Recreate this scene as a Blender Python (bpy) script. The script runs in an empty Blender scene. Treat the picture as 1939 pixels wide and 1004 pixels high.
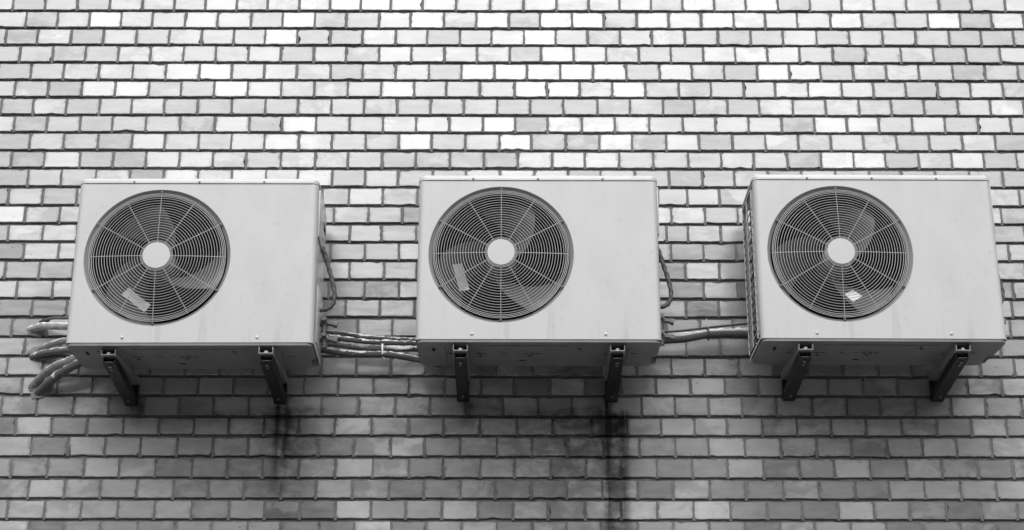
import bpy, bmesh, math, random
from mathutils import Vector, Matrix, noise as mnoise

random.seed(7)
S = bpy.context.scene
COL = S.collection
R = math.radians

# ------------------------------------------------------------------ camera, sky, sun, exposure
CZ = 1.6                                     # eye height above the pavement
cam_d = bpy.data.cameras.new('camera')
cam = bpy.data.objects.new('camera', cam_d)
COL.objects.link(cam)
cam_d.sensor_width = 36.0
cam_d.lens = 54.326
cam_d.clip_start = 0.05
cam_d.clip_end = 500
cam.matrix_world = (Matrix.Translation((0, -5.39423, CZ))
                    @ Matrix.Rotation(R(90) + 0.35686, 4, 'X') @ Matrix.Rotation(0.00146, 4, 'Z'))
S.camera = cam

SKY_BLOCK = 10.6  # height of the unseen rise added to block low sky
SUN_EL, SUN_AZ = 50.0, 0.0                  # the veiled sun stands high in front of the wall
w = bpy.data.worlds.new('World')
S.world = w
w.use_nodes = True
wn, wl = w.node_tree.nodes, w.node_tree.links
sky = wn.new('ShaderNodeTexSky')
sky.sky_type = 'NISHITA'
sky.sun_disc = False
sky.sun_elevation = R(SUN_EL)
sky.sun_rotation = R(180 + SUN_AZ)
sky.air_density = 1.0
sky.dust_density = 8.0
bw = wn.new('ShaderNodeRGBToBW')            # black and white photograph: a neutral sky
wl.new(sky.outputs[0], bw.inputs[0])
wl.new(bw.outputs[0], wn['Background'].inputs['Color'])
wn['Background'].inputs['Strength'].default_value = 0.085

sd = bpy.data.lights.new('sun', 'SUN')
sd.energy = 1.5
sd.angle = R(90)                             # overcast: very soft
sd.color = (1, 1, 1)
sun = bpy.data.objects.new('sun', sd)
COL.objects.link(sun)
sun.rotation_euler = (R(90 - SUN_EL), 0, R(SUN_AZ))
sun.location = (0, -6, 9)

S.view_settings.view_transform = 'Standard'
S.view_settings.look = 'None'
S.view_settings.gamma = 1
S.view_settings.use_curve_mapping = False
S.view_settings.exposure = 0.66

# ------------------------------------------------------------------ helpers
def tag(o, label=None, cat=None, group=None, kind=None):
    if label: o['label'] = label
    if cat: o['category'] = cat
    if group: o['group'] = group
    if kind: o['kind'] = kind
    return o

def empty(name, loc, rot=(0, 0, 0)):
    o = bpy.data.objects.new(name, None)
    o.empty_display_size = 0.1
    COL.objects.link(o)
    o.location = loc
    o.rotation_euler = rot
    return o

def mesh_obj(name, bm, mat, parent=None, smooth=True, angle=35, loc=None):
    bmesh.ops.recalc_face_normals(bm, faces=bm.faces[:])
    me = bpy.data.meshes.new(name)
    bm.to_mesh(me)
    bm.free()
    return link_mesh(name, me, mat, parent, smooth, angle, loc)

def link_mesh(name, me, mat, parent=None, smooth=True, angle=35, loc=None):
    me.materials.append(mat)
    if smooth:
        for p in me.polygons: p.use_smooth = True
        me.set_sharp_from_angle(angle=R(angle))
    o = bpy.data.objects.new(name, me)
    COL.objects.link(o)
    if parent: o.parent = parent
    if loc: o.location = loc
    return o

def box(bm, x0, x1, y0, y1, z0, z1, bev=0.0, M=None):
    g = bmesh.ops.create_cube(bm, size=1)
    vs = g['verts']
    for v in vs:
        v.co = Vector(((x0 + x1) / 2 + v.co.x * (x1 - x0), (y0 + y1) / 2 + v.co.y * (y1 - y0), (z0 + z1) / 2 + v.co.z * (z1 - z0)))
    if bev:
        es = list({e for v in vs for e in v.link_edges})
        r = bmesh.ops.bevel(bm, geom=es, offset=bev, segments=2, affect='EDGES', profile=0.5)
        vs = list({v for f in r['faces'] for v in f.verts} | {v for v in vs if v.is_valid})
    if M is not None:
        for v in vs: v.co = M @ v.co
    return vs

def catmull(pts, n=10):
    P = [Vector(p) for p in pts]
    P = [P[0] * 2 - P[1]] + P + [P[-1] * 2 - P[-2]]
    out = []
    for i in range(1, len(P) - 2):
        a, b, c, d = P[i - 1:i + 3]
        for k in range(n):
            t = k / n
            out.append(0.5 * ((2 * b) + (c - a) * t + (2 * a - 5 * b + 4 * c - d) * t * t + (3 * b - a - 3 * c + d) * t ** 3))
    out.append(P[-2])
    return out

def tube(bm, pts, rad, seg=12, caps=True, closed=False):
    """rad: number or function(i, n, a) -> radius."""
    n = len(pts)
    rings = []
    up = Vector((0, 0, 1))
    prev = None
    for i, p in enumerate(pts):
        if closed: t = pts[(i + 1) % n] - pts[i - 1]
        else: t = pts[min(i + 1, n - 1)] - pts[max(i - 1, 0)]
        t.normalize()
        if prev is None:
            a = up if abs(t.z) < 0.9 else Vector((1, 0, 0))
            u = (a - t * a.dot(t)).normalized()
        else:
            u = (prev - t * prev.dot(t)).normalized()
        prev = u
        v = t.cross(u)
        ring = []
        for k in range(seg):
            a = 2 * math.pi * k / seg
            r = rad(i, n, a) if callable(rad) else rad
            ring.append(bm.verts.new(p + (u * math.cos(a) + v * math.sin(a)) * r))
        rings.append(ring)
    m = n if closed else n - 1
    for i in range(m):
        A, B = rings[i], rings[(i + 1) % n]
        for k in range(seg):
            bm.faces.new((A[k], A[(k + 1) % seg], B[(k + 1) % seg], B[k]))
    if caps and not closed:
        bm.faces.new(rings[0][::-1])
        bm.faces.new(rings[-1])

def lathe_y(bm, prof, cx, cz, seg=64, close0=False, close1=False):
    """prof: (radius, y) pairs, turned about a y-parallel axis."""
    rings = []
    for r, y in prof:
        rings.append([bm.verts.new((cx + r * math.cos(2 * math.pi * k / seg), y, cz + r * math.sin(2 * math.pi * k / seg))) for k in range(seg)])
    for A, B in zip(rings, rings[1:]):
        for k in range(seg):
            bm.faces.new((A[k], A[(k + 1) % seg], B[(k + 1) % seg], B[k]))
    if close0: bm.faces.new(rings[0])
    if close1: bm.faces.new(rings[-1])
    return rings

# ------------------------------------------------------------------ materials
class N:
    """tiny node builder"""
    def __init__(s, name):
        s.m = bpy.data.materials.new(name)
        s.m.use_nodes = True
        s.t = s.m.node_tree
        s.b = s.t.nodes['Principled BSDF']
    def put(s, sock, v):
        if isinstance(v, (int, float)): sock.default_value = v
        elif isinstance(v, tuple): sock.default_value = v
        else: s.t.links.new(v, sock)
    def math(s, op, a, b=0.0, c=None, clamp=False):
        n = s.t.nodes.new('ShaderNodeMath'); n.operation = op; n.use_clamp = clamp
        s.put(n.inputs[0], a); s.put(n.inputs[1], b)
        if c is not None: s.put(n.inputs[2], c)
        return n.outputs[0]
    def coord(s, kind='Object'):
        return s.t.nodes.new('ShaderNodeTexCoord').outputs[kind]
    def xyz(s, v):
        n = s.t.nodes.new('ShaderNodeSeparateXYZ'); s.put(n.inputs[0], v); return n.outputs
    def attr(s, name, out='Fac'):
        n = s.t.nodes.new('ShaderNodeAttribute'); n.attribute_name = name; return n.outputs[out]
    def vmath(s, op, a, b):
        n = s.t.nodes.new('ShaderNodeVectorMath'); n.operation = op
        s.put(n.inputs[0], a); s.put(n.inputs[1], b); return n.outputs[0]
    def noise(s, vec, scale, detail=3, rough=0.55, dist=0.0):
        n = s.t.nodes.new('ShaderNodeTexNoise')
        s.put(n.inputs['Vector'], vec)
        n.inputs['Scale'].default_value = scale; n.inputs['Detail'].default_value = detail
        n.inputs['Roughness'].default_value = rough; n.inputs['Distortion'].default_value = dist
        return n.outputs['Fac']
    def ramp(s, f, a, b, lo=0.0, hi=1.0, smooth=True):
        n = s.t.nodes.new('ShaderNodeMapRange')
        n.interpolation_type = 'SMOOTHSTEP' if smooth else 'LINEAR'
        s.put(n.inputs['Value'], f)
        n.inputs['From Min'].default_value = a; n.inputs['From Max'].default_value = b
        n.inputs['To Min'].default_value = lo; n.inputs['To Max'].default_value = hi
        return n.outputs['Result']
    def grey(s, v):
        n = s.t.nodes.new('ShaderNodeCombineColor')
        for k in range(3): s.put(n.inputs[k], v)
        return n.outputs[0]
    def bump(s, h, strength, dist):
        n = s.t.nodes.new('ShaderNodeBump')
        n.inputs['Strength'].default_value = strength; n.inputs['Distance'].default_value = dist
        s.put(n.inputs['Height'], h)
        s.put(s.b.inputs['Normal'], n.outputs[0])
    def base(s, v): s.put(s.b.inputs['Base Color'], s.grey(v))
    def set(s, **k):
        for a, v in k.items(): s.put(s.b.inputs[a.replace('_', ' ')], v)

def simple(name, alb, rough, var=0.1, scale=8, metal=0.0, spec=0.5, bump=0.0):
    n = N(name)
    c = n.coord()
    f = n.noise(c, scale, 4)
    g = n.noise(c, scale * 9, 3)
    v = n.math('ADD', n.math('MULTIPLY', f, var * 1.4), n.math('MULTIPLY', g, var * 0.6))
    n.base(n.math('MULTIPLY', n.math('ADD', v, 1 - var), alb))
    n.set(Roughness=n.math('ADD', n.math('MULTIPLY', g, 0.15), rough - 0.07), Metallic=metal, Specular_IOR_Level=spec)
    if bump: n.bump(g, bump, 0.002)
    return n.m

# glazed brick: every brick has its own tone and its own cloudy, dragged markings
STREAKS = [  # x, half width, top z, bottom z, strength : rust and water runs below the leaking brackets, broad darker areas under the units
    (0.345, 0.016, 3.13, 1.90, 0.95), (0.402, 0.015, 3.07, 2.30, 0.85), (0.374, 0.042, 3.055, 2.90, 0.85),
    (0.370, 0.052, 3.06, 1.9, 0.82), (0.312, 0.040, 3.12, 2.72, 0.60), (0.25, 0.08, 3.08, 2.45, 0.42),
    (-0.842, 0.013, 3.09, 2.62, 1.0), (-0.806, 0.012, 3.08, 2.66, 0.9), (-0.820, 0.080, 3.08, 2.50, 0.60),
    (-0.155, 0.025, 3.10, 2.95, 0.7), (-1.345, 0.026, 3.09, 2.96, 0.7), (0.12, 0.26, 3.08, 2.0, 0.42),
    (-0.76, 0.20, 3.08, 2.40, 0.42), (-1.02, 0.20, 3.06, 2.55, 0.26), (0.62, 0.06, 3.06, 2.94, 0.3), (-0.15, 0.25, 3.06, 2.4, 0.18),
    (1.25, 0.22, 3.03, 2.6, 0.16),
]
def stain_mask(n, co):
    x, y, z = n.xyz(co)
    wob = n.math('MULTIPLY', n.math('SUBTRACT', n.noise(co, 11, 3), 0.5), 0.014)
    xw = n.math('ADD', x, wob)
    tot = 0.0
    runs = n.ramp(n.noise(n.vmath('MULTIPLY', co, (95.0, 1.0, 6.0)), 1.0, 5, 0.6), 0.32, 0.58, 0.35, 1.0)
    blot = n.ramp(n.noise(n.vmath('MULTIPLY', co, (17.0, 1.0, 24.0)), 1.0, 4, 0.6), 0.34, 0.58, 0.35, 1.0)
    mixed = n.math('MULTIPLY', blot, n.math('ADD', n.math('MULTIPLY', runs, 0.75), 0.25))
    for sx, hw, zt, zb, st in STREAKS:
        d = n.math('DIVIDE', n.math('SUBTRACT', xw, sx), hw)
        g = n.math('POWER', 2.718, n.math('MULTIPLY', n.math('MULTIPLY', d, d), -1.0))
        up = n.ramp(z, zt, zt - 0.03)
        dn = n.ramp(z, zb, zb + (zt - zb) * 0.85)
        m = n.math('MULTIPLY', n.math('MULTIPLY', g, up), n.math('MULTIPLY', dn, st))
        m = n.math('MULTIPLY', m, runs if hw < 0.03 else mixed if hw < 0.047 else blot)
        tot = n.math('SUBTRACT', 1.0, n.math('MULTIPLY', n.math('SUBTRACT', 1.0, tot), n.math('SUBTRACT', 1.0, m)))
    return n.math('MINIMUM', tot, 0.96)

def brick_mat():
    n = N('glazed_brick')
    co = n.coord()
    seed = n.attr('brick_seed', 'Vector')
    tone = n.attr('brick_tone')
    p = n.vmath('ADD', co, n.vmath('MULTIPLY', seed, (37.0, 11.0, 53.0)))
    drag = n.noise(n.vmath('MULTIPLY', p, (9.0, 9.0, 70.0)), 1.0, 4, 0.6)       # drawn along the brick
    cloud = n.noise(n.vmath('MULTIPLY', p, (12.0, 12.0, 34.0)), 1.0, 3, 0.5, 0.2)
    patch = n.ramp(n.noise(n.vmath('MULTIPLY', p, (9.0, 9.0, 14.0)), 1.0, 4, 0.6, 0.5), 0.40, 0.60)
    fine = n.noise(p, 160, 3)
    amp = n.ramp(n.xyz(seed)[1], 0.30, 0.95, 0.02, 0.42)
    v = n.math('ADD', 1.0, n.math('MULTIPLY', tone, 0.56))
    v = n.math('ADD', v, n.math('MULTIPLY', n.math('SUBTRACT', drag, 0.5), 0.26))
    v = n.math('ADD', v, n.math('MULTIPLY', n.math('SUBTRACT', cloud, 0.5), 0.30))
    v = n.math('ADD', v, n.math('MULTIPLY', n.math('SUBTRACT', patch, 0.5), amp))
    v = n.math('ADD', v, n.math('MULTIPLY', n.math('SUBTRACT', fine, 0.5), 0.12))
    mid = n.vmath('SUBTRACT', co, n.attr('brick_mid', 'Vector'))
    lx, ly, lz = n.xyz(mid)
    ed = n.math('MAXIMUM', n.math('DIVIDE', n.math('ABSOLUTE', lx), 0.0590), n.math('DIVIDE', n.math('ABSOLUTE', lz), 0.0318))
    edge = n.math('MULTIPLY', n.ramp(ed, 0.80, 1.02), n.ramp(n.noise(p, 42, 4, 0.65), 0.42, 0.66))
    v = n.math('MULTIPLY', v, n.math('SUBTRACT', 1.0, n.math('MULTIPLY', edge, 0.50)))
    wash = n.ramp(n.noise(co, 2.2, 4, 0.6), 0.3, 0.7, 0.86, 1.12)
    v = n.math('MULTIPLY', v, wash)
    pits = n.ramp(n.noise(p, 60, 2), 0.70, 0.76)
    v = n.math('MULTIPLY', v, n.math('SUBTRACT', 1.0, n.math('MULTIPLY', pits, 0.35)))
    st = stain_mask(n, co)
    v = n.math('MULTIPLY', v, n.math('SUBTRACT', 1.0, n.math('MULTIPLY', st, 0.93)))
    n.base(n.math('MULTIPLY', n.math('MAXIMUM', v, 0.02), BRICK_ALB))
    rg = n.math('ADD', n.math('MULTIPLY', n.math('SUBTRACT', cloud, 0.5), 0.06), BRICK_ROUGH)
    rg = n.math('SUBTRACT', rg, n.math('MULTIPLY', tone, 0.03))
    n.set(IOR=BRICK_IOR)
    n.set(Roughness=rg, Specular_IOR_Level=n.math('MULTIPLY', n.math('MULTIPLY', n.math('SUBTRACT', 1.0, st), n.math('SUBTRACT', 1.0, n.math('MULTIPLY', edge, 0.45))), n.math('ADD', BRICK_SPEC, n.math('MULTIPLY', n.math('SUBTRACT', v, 1.0), 0.04))))
    n.bump(n.math('ADD', n.math('MULTIPLY', n.noise(n.vmath('MULTIPLY', p, (7.0, 7.0, 24.0)), 1.0, 2, 0.4), 1.6), n.math('MULTIPLY', fine, 0.12)), 0.22, 0.002)
    return n.m

def mortar_mat():
    n = N('raked_mortar')
    co = n.coord()
    a = n.noise(co, 40, 4); b = n.noise(co, 350, 3); c = n.noise(co, 3, 3)
    v = n.math('ADD', n.math('MULTIPLY', a, 0.7), n.math('ADD', n.math('MULTIPLY', b, 0.5), n.math('MULTIPLY', c, 0.4)))
    st = stain_mask(n, co)
    v = n.math('MULTIPLY', v, n.math('SUBTRACT', 1.0, n.math('MULTIPLY', st, 0.9)))
    n.base(n.math('MULTIPLY', v, MORTAR_ALB))
    n.set(Roughness=0.95, Specular_IOR_Level=0.2)
    n.bump(n.math('ADD', a, b), 0.8, 0.003)
    return n.m

def paint_mat():
    n = N('painted_sheet_metal')
    co = n.coord()
    x, y, z = n.xyz(co)
    f = n.noise(co, 3, 4); g = n.noise(co, 45, 4)
    run = n.noise(n.vmath('MULTIPLY', co, (26.0, 26.0, 1.6)), 1.0, 4, 0.6)
    dirt = n.math('MULTIPLY', n.ramp(run, 0.50, 0.75), n.ramp(z, 0.16, 0.0))
    dust = n.math('MULTIPLY', n.ramp(g, 0.55, 0.8), n.ramp(n.noise(co, 5, 2), 0.45, 0.65))
    v = n.math('ADD', 0.965, n.math('MULTIPLY', n.math('SUBTRACT', f, 0.5), 0.10))
    v = n.math('SUBTRACT', v, n.math('MULTIPLY', dirt, 0.20))
    v = n.math('SUBTRACT', v, n.math('MULTIPLY', dust, 0.16))
    film = n.ramp(n.noise(n.vmath('MULTIPLY', co, (5.0, 5.0, 2.2)), 1.0, 5, 0.65), 0.45, 0.75)
    v = n.math('SUBTRACT', v, n.math('MULTIPLY', film, 0.09))
    n.base(n.math('MULTIPLY', v, PAINT_ALB))
    n.set(Roughness=0.30, Specular_IOR_Level=0.5)
    n.bump(n.math('ADD', n.noise(co, 500, 2), n.math('MULTIPLY', f, 4.0)), 0.06, 0.001)
    return n.m

def wrap_mat(name, alb, white, scale=14):
    """pipe lagging: grey skin, pale broken patches along its top"""
    n = N(name)
    co = n.coord()
    f = n.noise(co, scale * 3, 4); g = n.noise(co, scale * 14, 4)
    nz = n.xyz(n.t.nodes.new('ShaderNodeNewGeometry').outputs['Normal'])[2]
    torn = n.ramp(n.math('ADD', n.noise(co, scale * 2.2, 5, 0.7), n.math('MULTIPLY', n.xyz(n.attr('lag_top', 'Vector'))[0], 0.30)), 0.62, 0.70)  # real tears, plus paler colour on upward-facing sides imitating light from above
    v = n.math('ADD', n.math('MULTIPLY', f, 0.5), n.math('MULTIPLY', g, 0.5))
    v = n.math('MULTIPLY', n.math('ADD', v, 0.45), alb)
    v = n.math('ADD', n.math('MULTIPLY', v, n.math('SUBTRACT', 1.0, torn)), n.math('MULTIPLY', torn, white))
    n.base(v)
    n.set(Roughness=0.8, Specular_IOR_Level=0.3)
    n.bump(n.math('ADD', f, n.math('ADD', g, torn)), 0.6, 0.003)
    return n.m

BRICK_ALB, BRICK_ROUGH, BRICK_SPEC, BRICK_IOR = 0.32, 0.20, 0.5, 2.12
MORTAR_ALB = 0.235
PAINT_ALB = 0.54
M = {
    'brick': brick_mat(), 'mortar': mortar_mat(), 'paint': paint_mat(),
    'cap': simple('guard_cap_plastic', 0.53, 0.65, 0.06, 20),
    'wire': simple('coated_wire', 0.42, 0.45, 0.15, 20),
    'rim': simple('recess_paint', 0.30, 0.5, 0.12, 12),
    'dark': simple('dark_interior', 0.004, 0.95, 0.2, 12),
    'blade': simple('fan_plastic', 0.125, 0.40, 0.2, 14),
    'paper_white': simple('white_paper_label', 0.97, 0.7, 0.12, 60),
    'paper': simple('paper_label', 0.84, 0.7, 0.25, 60),
    'galv': simple('galvanised_base', 0.19, 0.5, 0.5, 16),
    'steel': simple('bracket_steel', 0.26, 0.35, 0.3, 22, bump=0.2),
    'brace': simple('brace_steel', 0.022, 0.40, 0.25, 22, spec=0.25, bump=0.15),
    'bolt': simple('zinc_bolt', 0.34, 0.35, 0.2, 60, metal=0.6),
    'fin': simple('coil_fins', 0.06, 0.6, 0.4, 40),
    'hose': simple('grey_cable_sleeve', 0.085, 0.55, 0.3, 30),
    'black': simple('black_rubber', 0.035, 0.5, 0.3, 30),
    'brass': simple('valve_brass', 0.14, 0.45, 0.4, 50, metal=0.4),
    'lag': wrap_mat('pale_lagging', 0.11, 0.58, 14),
    'lag_white': wrap_mat('white_wrapped_lagging', 0.55, 0.78, 10),
    'lag_dark': wrap_mat('dark_lagging', 0.08, 0.60, 14),
    'lag_dark2': wrap_mat('black_lagging', 0.07, 0.10, 14),
    'lag_white2': wrap_mat('white_tape_wrap', 0.36, 0.72, 8),
    'lag_pale': wrap_mat('pale_worn_lagging', 0.22, 0.66, 10),
    'foam': simple('torn_white_foam', 0.72, 0.85, 0.3, 60, bump=0.3),
    'patch': simple('cement_patch', 0.20, 0.9, 0.35, 25, bump=0.6),
    'wire2': simple('lattice_wire', 0.55, 0.45, 0.15, 20),
    'clip': simple('guard_clip_steel', 0.13, 0.5, 0.2, 40),
    'tie': simple('nylon_tie', 0.75, 0.4, 0.1, 40),
    'asphalt': simple('asphalt', 0.15, 0.9, 0.4, 2, bump=0.4),
    'render': simple('grey_render', 0.25, 0.9, 0.25, 0.6),
}

# ------------------------------------------------------------------ the wall: real bricks in a raked mortar bed
# each course: height (mm) of its brick bottoms and the x (mm) of its upright joints
COURSES = [
    (4691, [-1985, -1857, -1729, -1599, -1470, -1344, -1220, -1095, -972, -847, -724, -602, -484, -356, -223, -89, 44, 175, 303, 425, 551, 675, 803, 928, 1055, 1183, 1308, 1436, 1566, 1695, 1825, 1958]),
    (4613, [-1926, -1801, -1674, -1549, -1424, -1296, -1168, -1035, -909, -782, -657, -528, -403, -270, -142, -14, 110, 236, 362, 492, 619, 747, 876, 1000, 1127, 1259, 1384, 1514, 1645, 1773, 1897, 2025]),
    (4538, [-1995, -1872, -1740, -1612, -1482, -1352, -1225, -1099, -974, -848, -718, -591, -460, -335, -207, -82, 46, 170, 297, 424, 549, 680, 810, 938, 1067, 1199, 1328, 1459, 1589, 1720, 1847, 1976]),
    (4461, [-1933, -1804, -1675, -1547, -1419, -1290, -1164, -1036, -908, -779, -653, -522, -396, -266, -139, -10, 113, 240, 369, 497, 622, 749, 875, 1000, 1128, 1256, 1388, 1525, 1652, 1782, 1914]),
    (4384, [-1879, -1753, -1615, -1483, -1353, -1223, -1096, -969, -842, -711, -584, -456, -326, -198, -69, 58, 187, 315, 445, 575, 702, 828, 957, 1082, 1204, 1332, 1460, 1589, 1721, 1847, 1976]),
    (4309, [-1934, -1805, -1674, -1545, -1414, -1288, -1159, -1029, -899, -770, -640, -511, -382, -256, -125, 9, 135, 262, 390, 517, 648, 773, 900, 1022, 1151, 1281, 1404, 1531, 1656, 1782, 1909]),
    (4233, [-1855, -1727, -1599, -1474, -1347, -1218, -1086, -956, -830, -701, -573, -445, -317, -188, -58, 70, 197, 330, 455, 583, 706, 834, 957, 1086, 1214, 1342, 1468, 1596, 1726, 1853, 1981]),
    (4159, [-1921, -1795, -1666, -1542, -1412, -1280, -1147, -1014, -886, -757, -627, -499, -370, -242, -112, 12, 137, 268, 395, 528, 657, 783, 911, 1039, 1165, 1291, 1414, 1542, 1668, 1796, 1922]),
    (4083, [-1851, -1722, -1591, -1460, -1334, -1205, -1078, -951, -820, -692, -563, -436, -310, -179, -50, 74, 205, 334, 460, 592, 717, 846, 972, 1099, 1223, 1348, 1475, 1601, 1728, 1854]),
    (4008, [-1914, -1788, -1653, -1525, -1399, -1271, -1144, -1016, -884, -753, -627, -497, -368, -238, -109, 23, 153, 278, 409, 539, 674, 799, 924, 1051, 1180, 1305, 1427, 1554, 1680, 1802, 1929]),
    (3931, [-1842, -1716, -1585, -1456, -1327, -1196, -1067, -937, -815, -684, -560, -434, -302, -176, -48, 84, 213, 336, 466, 596, 723, 845, 975, 1103, 1232, 1360, 1484, 1612, 1740, 1868]),
    (3855, [-1908, -1778, -1649, -1516, -1383, -1250, -1118, -985, -852, -719, -618, -490, -359, -229, -99, 32, 162, 292, 422, 553, 663, 785, 911, 1037, 1164, 1290, 1416, 1543, 1669, 1795, 1921]),
    (3781, [-1837, -1705, -1576, -1447, -1317, -1188, -1059, -930, -801, -672, -543, -414, -287, -160, -33, 94, 220, 347, 474, 601, 727, 851, 975, 1100, 1224, 1348, 1473, 1597, 1721, 1845]),
    (3707, [-1891, -1762, -1634, -1506, -1378, -1250, -1122, -994, -866, -737, -609, -489, -360, -225, -91, 43, 178, 312, 446, 581, 661, 783]),
    (3633, [-1825, -1695, -1568, -1442, -1315, -1188, -1061, -934, -807, -680, -551, -423, -296, -169, -42, 85, 212, 339, 466, 593, 716, 839, 966, 1093, 1221, 1348, 1475, 1603, 1730, 1857]),
    (3557, [-1760, -1631, -1503, -1374, -1246, -1118, -989, -861, -732, -604, -475, -354, -229, -104, 21, 146, 272, 397, 522, 647, 771]),
    (3483, [-1833, -1701, -1573, -1446, -1318, -1190, -1062, -934, -807, -679, -547, -419, -293, -168, -42, 84, 209, 335, 460, 586, 710, 837, 964, 1092, 1219, 1346, 1474, 1601, 1728, 1856]),
    (3410, [-1769, -1640, -1512, -1383, -1255, -1126, -998, -869, -741, -613, -487, -359, -234, -109, 16, 141, 266, 391, 516, 641, 763, 883, 1003, 1123, 1243, 1363, 1483, 1603, 1724, 1844]),
    (3334, [-1835, -1705, -1578, -1452, -1325, -1199, -1072, -946, -819, -693, -566, -439, -313, -188, -62, 63, 189, 314, 440, 565, 691, 810]),
    (3260, [-1779, -1651, -1524, -1397, -1270, -1143, -1016, -889, -762, -635, -508, -381, -253, -126, 1, 128, 255, 382, 509, 636, 763]),
    (3185, [-1834, -1705, -1574, -1445, -1316, -1187, -1063, -938, -816, -693, -566, -439, -314, -188, -56, 75, 197, 324, 453, 580, 702, 826, 951, 1078, 1205, 1331, 1451, 1570, 1704, 1827]),
    (3113, [-1772, -1645, -1518, -1391, -1262, -1134, -1008, -880, -753, -630, -501, -373, -242, -111, 8, 139, 267, 394, 521, 647, 771, 894, 1021, 1144, 1273, 1397, 1525, 1649, 1775]),
    (3035, [-1709, -1578, -1451, -1328, -1198, -1075, -947, -809, -686, -555, -419, -294, -165, -33, 94, 217, 338, 466, 589, 709, 829, 956, 1081, 1206, 1327, 1455, 1582, 1707, 1836]),
    (2963, [-1778, -1649, -1521, -1392, -1265, -1140, -1015, -888, -763, -636, -503, -370, -245, -114, 19, 147, 286, 414, 536, 656, 772, 898, 1023, 1146, 1271, 1397, 1525, 1649, 1774]),
    (2886, [-1715, -1583, -1451, -1325, -1195, -1066, -940, -818, -691, -563, -431, -311, -183, -53, 71, 199, 327, 456, 584, 702, 833, 960, 1088, 1213, 1340, 1466, 1586, 1713]),
    (2809, [-1778, -1649, -1518, -1392, -1266, -1136, -1009, -885, -756, -626, -494, -364, -242, -111, 10, 137, 264, 388, 515, 642, 768, 895, 1022, 1146, 1273, 1402, 1527, 1656, 1782]),
    (2734, [-1708, -1581, -1454, -1325, -1196, -1072, -946, -815, -692, -563, -434, -310, -181, -58, 69, 195, 321, 444, 571, 701, 828, 960, 1085, 1215, 1335, 1459, 1587, 1714]),
    (2661, [-1773, -1644, -1515, -1386, -1257, -1127, -995, -869, -746, -620, -495, -373, -246, -120, 5, 128, 259, 385, 513, 641, 769, 900, 1023, 1149, 1274, 1400, 1529, 1653, 1777]),
    (2586, [-1696, -1570, -1440, -1309, -1179, -1053, -925, -811, -674, -552, -422, -299, -176, -51, 74, 193, 312, 440, 566, 693, 818, 942, 1062, 1189, 1314, 1439, 1573, 1697]),
]
TONES = [
    (-1861, 4639, -0.7), (-214, 4641, -0.6), (31, 4649, -0.8), (1819, 4652, -0.7), (1228, 4573, -0.5), (375, 4576, -0.4), (83, 4501, -0.5), (-829, 4492, -0.6),
    (-591, 4493, -0.4), (-640, 4416, -0.7), (-702, 4416, -0.6), (-1745, 4332, -0.7), (-1149, 4257, -0.6), (-1022, 4253, -0.5), (-1862, 4182, -0.6), (-289, 4421, -0.4),
    (0, 4271, -0.4), (264, 4269, -0.5), (-1593, 4026, -0.5), (-1462, 4026, -0.4), (1121, 4037, -0.5), (-1610, 4644, 1), (-916, 4567, 0.9), (-1114, 4411, 0.8),
    (-1283, 4410, 0.8), (-1602, 4332, 0.9), (-1479, 4332, 0.9), (-1099, 4333, 0.9), (-824, 4181, 1), (-1331, 4027, 0.7), (-335, 4646, 1), (-126, 4646, 1),
    (240, 4647, 0.8), (292, 4647, 0.8), (805, 4648, 0.9), (1694, 4649, 1), (83, 4576, 0.8), (-134, 4422, 1), (-10, 4422, 0.9), (248, 4422, 0.8),
    (1022, 4421, 1), (452, 4347, 0.9), (-452, 4345, 0.9), (406, 4120, 1), (-405, 4119, 0.7), (428, 4192, 0.6), (1252, 4044, 0.9), (1353, 4044, 0.9),
    (1747, 4045, 0.8), (1548, 4194, 0.7), (-1778, 3722, 0.6), (-1877, 3654, -0.6), (-1805, 3571, -0.2), (-1649, 3581, -0.5), (-1768, 3502, 0.7), (-1856, 3502, 0.5),
    (-1602, 3502, 0.9), (-1799, 3430, -0.7), (-1691, 3426, -0.8), (-1848, 3354, 0.3), (-1781, 3354, -0.4), (-529, 3875, 0.5), (-484, 3521, -0.7), (-605, 3520, -0.3),
    (-539, 3593, 0.6), (-550, 3440, 0.2), (-425, 3444, 0.6), (706, 3522, -0.7), (774, 3522, 0.7), (622, 3658, -0.5), (843, 3523, -0.5), (-1713, 2984, 0.4),
    (-1456, 2833, 0.9), (-566, 2990, 0.8), (-1774, 2903, 0.4), (-373, 2919, 0.5), (-564, 2838, 0.7), (-559, 2690, 0.8), (-1194, 2689, 0.5), (-1712, 2685, 0.4),
    (-1450, 2685, 0.2), (-1396, 3057, -0.7), (-1202, 2985, -0.5), (-1134, 2914, -0.4), (-1010, 2914, -0.3), (-754, 2914, -0.7), (-629, 2918, -0.6), (-1198, 2837, -0.5),
    (-1074, 2833, -0.5), (-819, 2837, -0.6), (-881, 2763, -0.6), (-1131, 2763, -0.3), (-437, 2986, -0.4), (-500, 2768, -0.2), (-1711, 2832, -0.4), (707, 3149, 0.8),
    (712, 2998, 0.5), (767, 2924, 0.7), (1525, 2925, 0.4), (-52, 2850, 0.5), (1209, 2858, 0.7), (818, 2851, 0.5), (444, 2697, 1), (576, 2698, 0.7),
    (707, 2698, 0.9), (-187, 2697, 0.6), (1716, 3001, 0.4), (1171, 2930, -0.4), (1277, 2925, -0.6), (1082, 2998, -0.4), (1449, 2999, -0.4), (1083, 2852, -0.4),
    (512, 2773, -0.5), (135, 2772, -0.6), (13, 2772, -0.4), (-244, 2772, -0.3), (1579, 2852, -0.4), (268, 2918, -0.6), (214, 2997, -0.6), (85, 2997, -0.3),
    (347, 2997, -1), (-57, 2697, -0.4), (195, 2850, -0.4), (833, 2698, -0.3),
]

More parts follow.
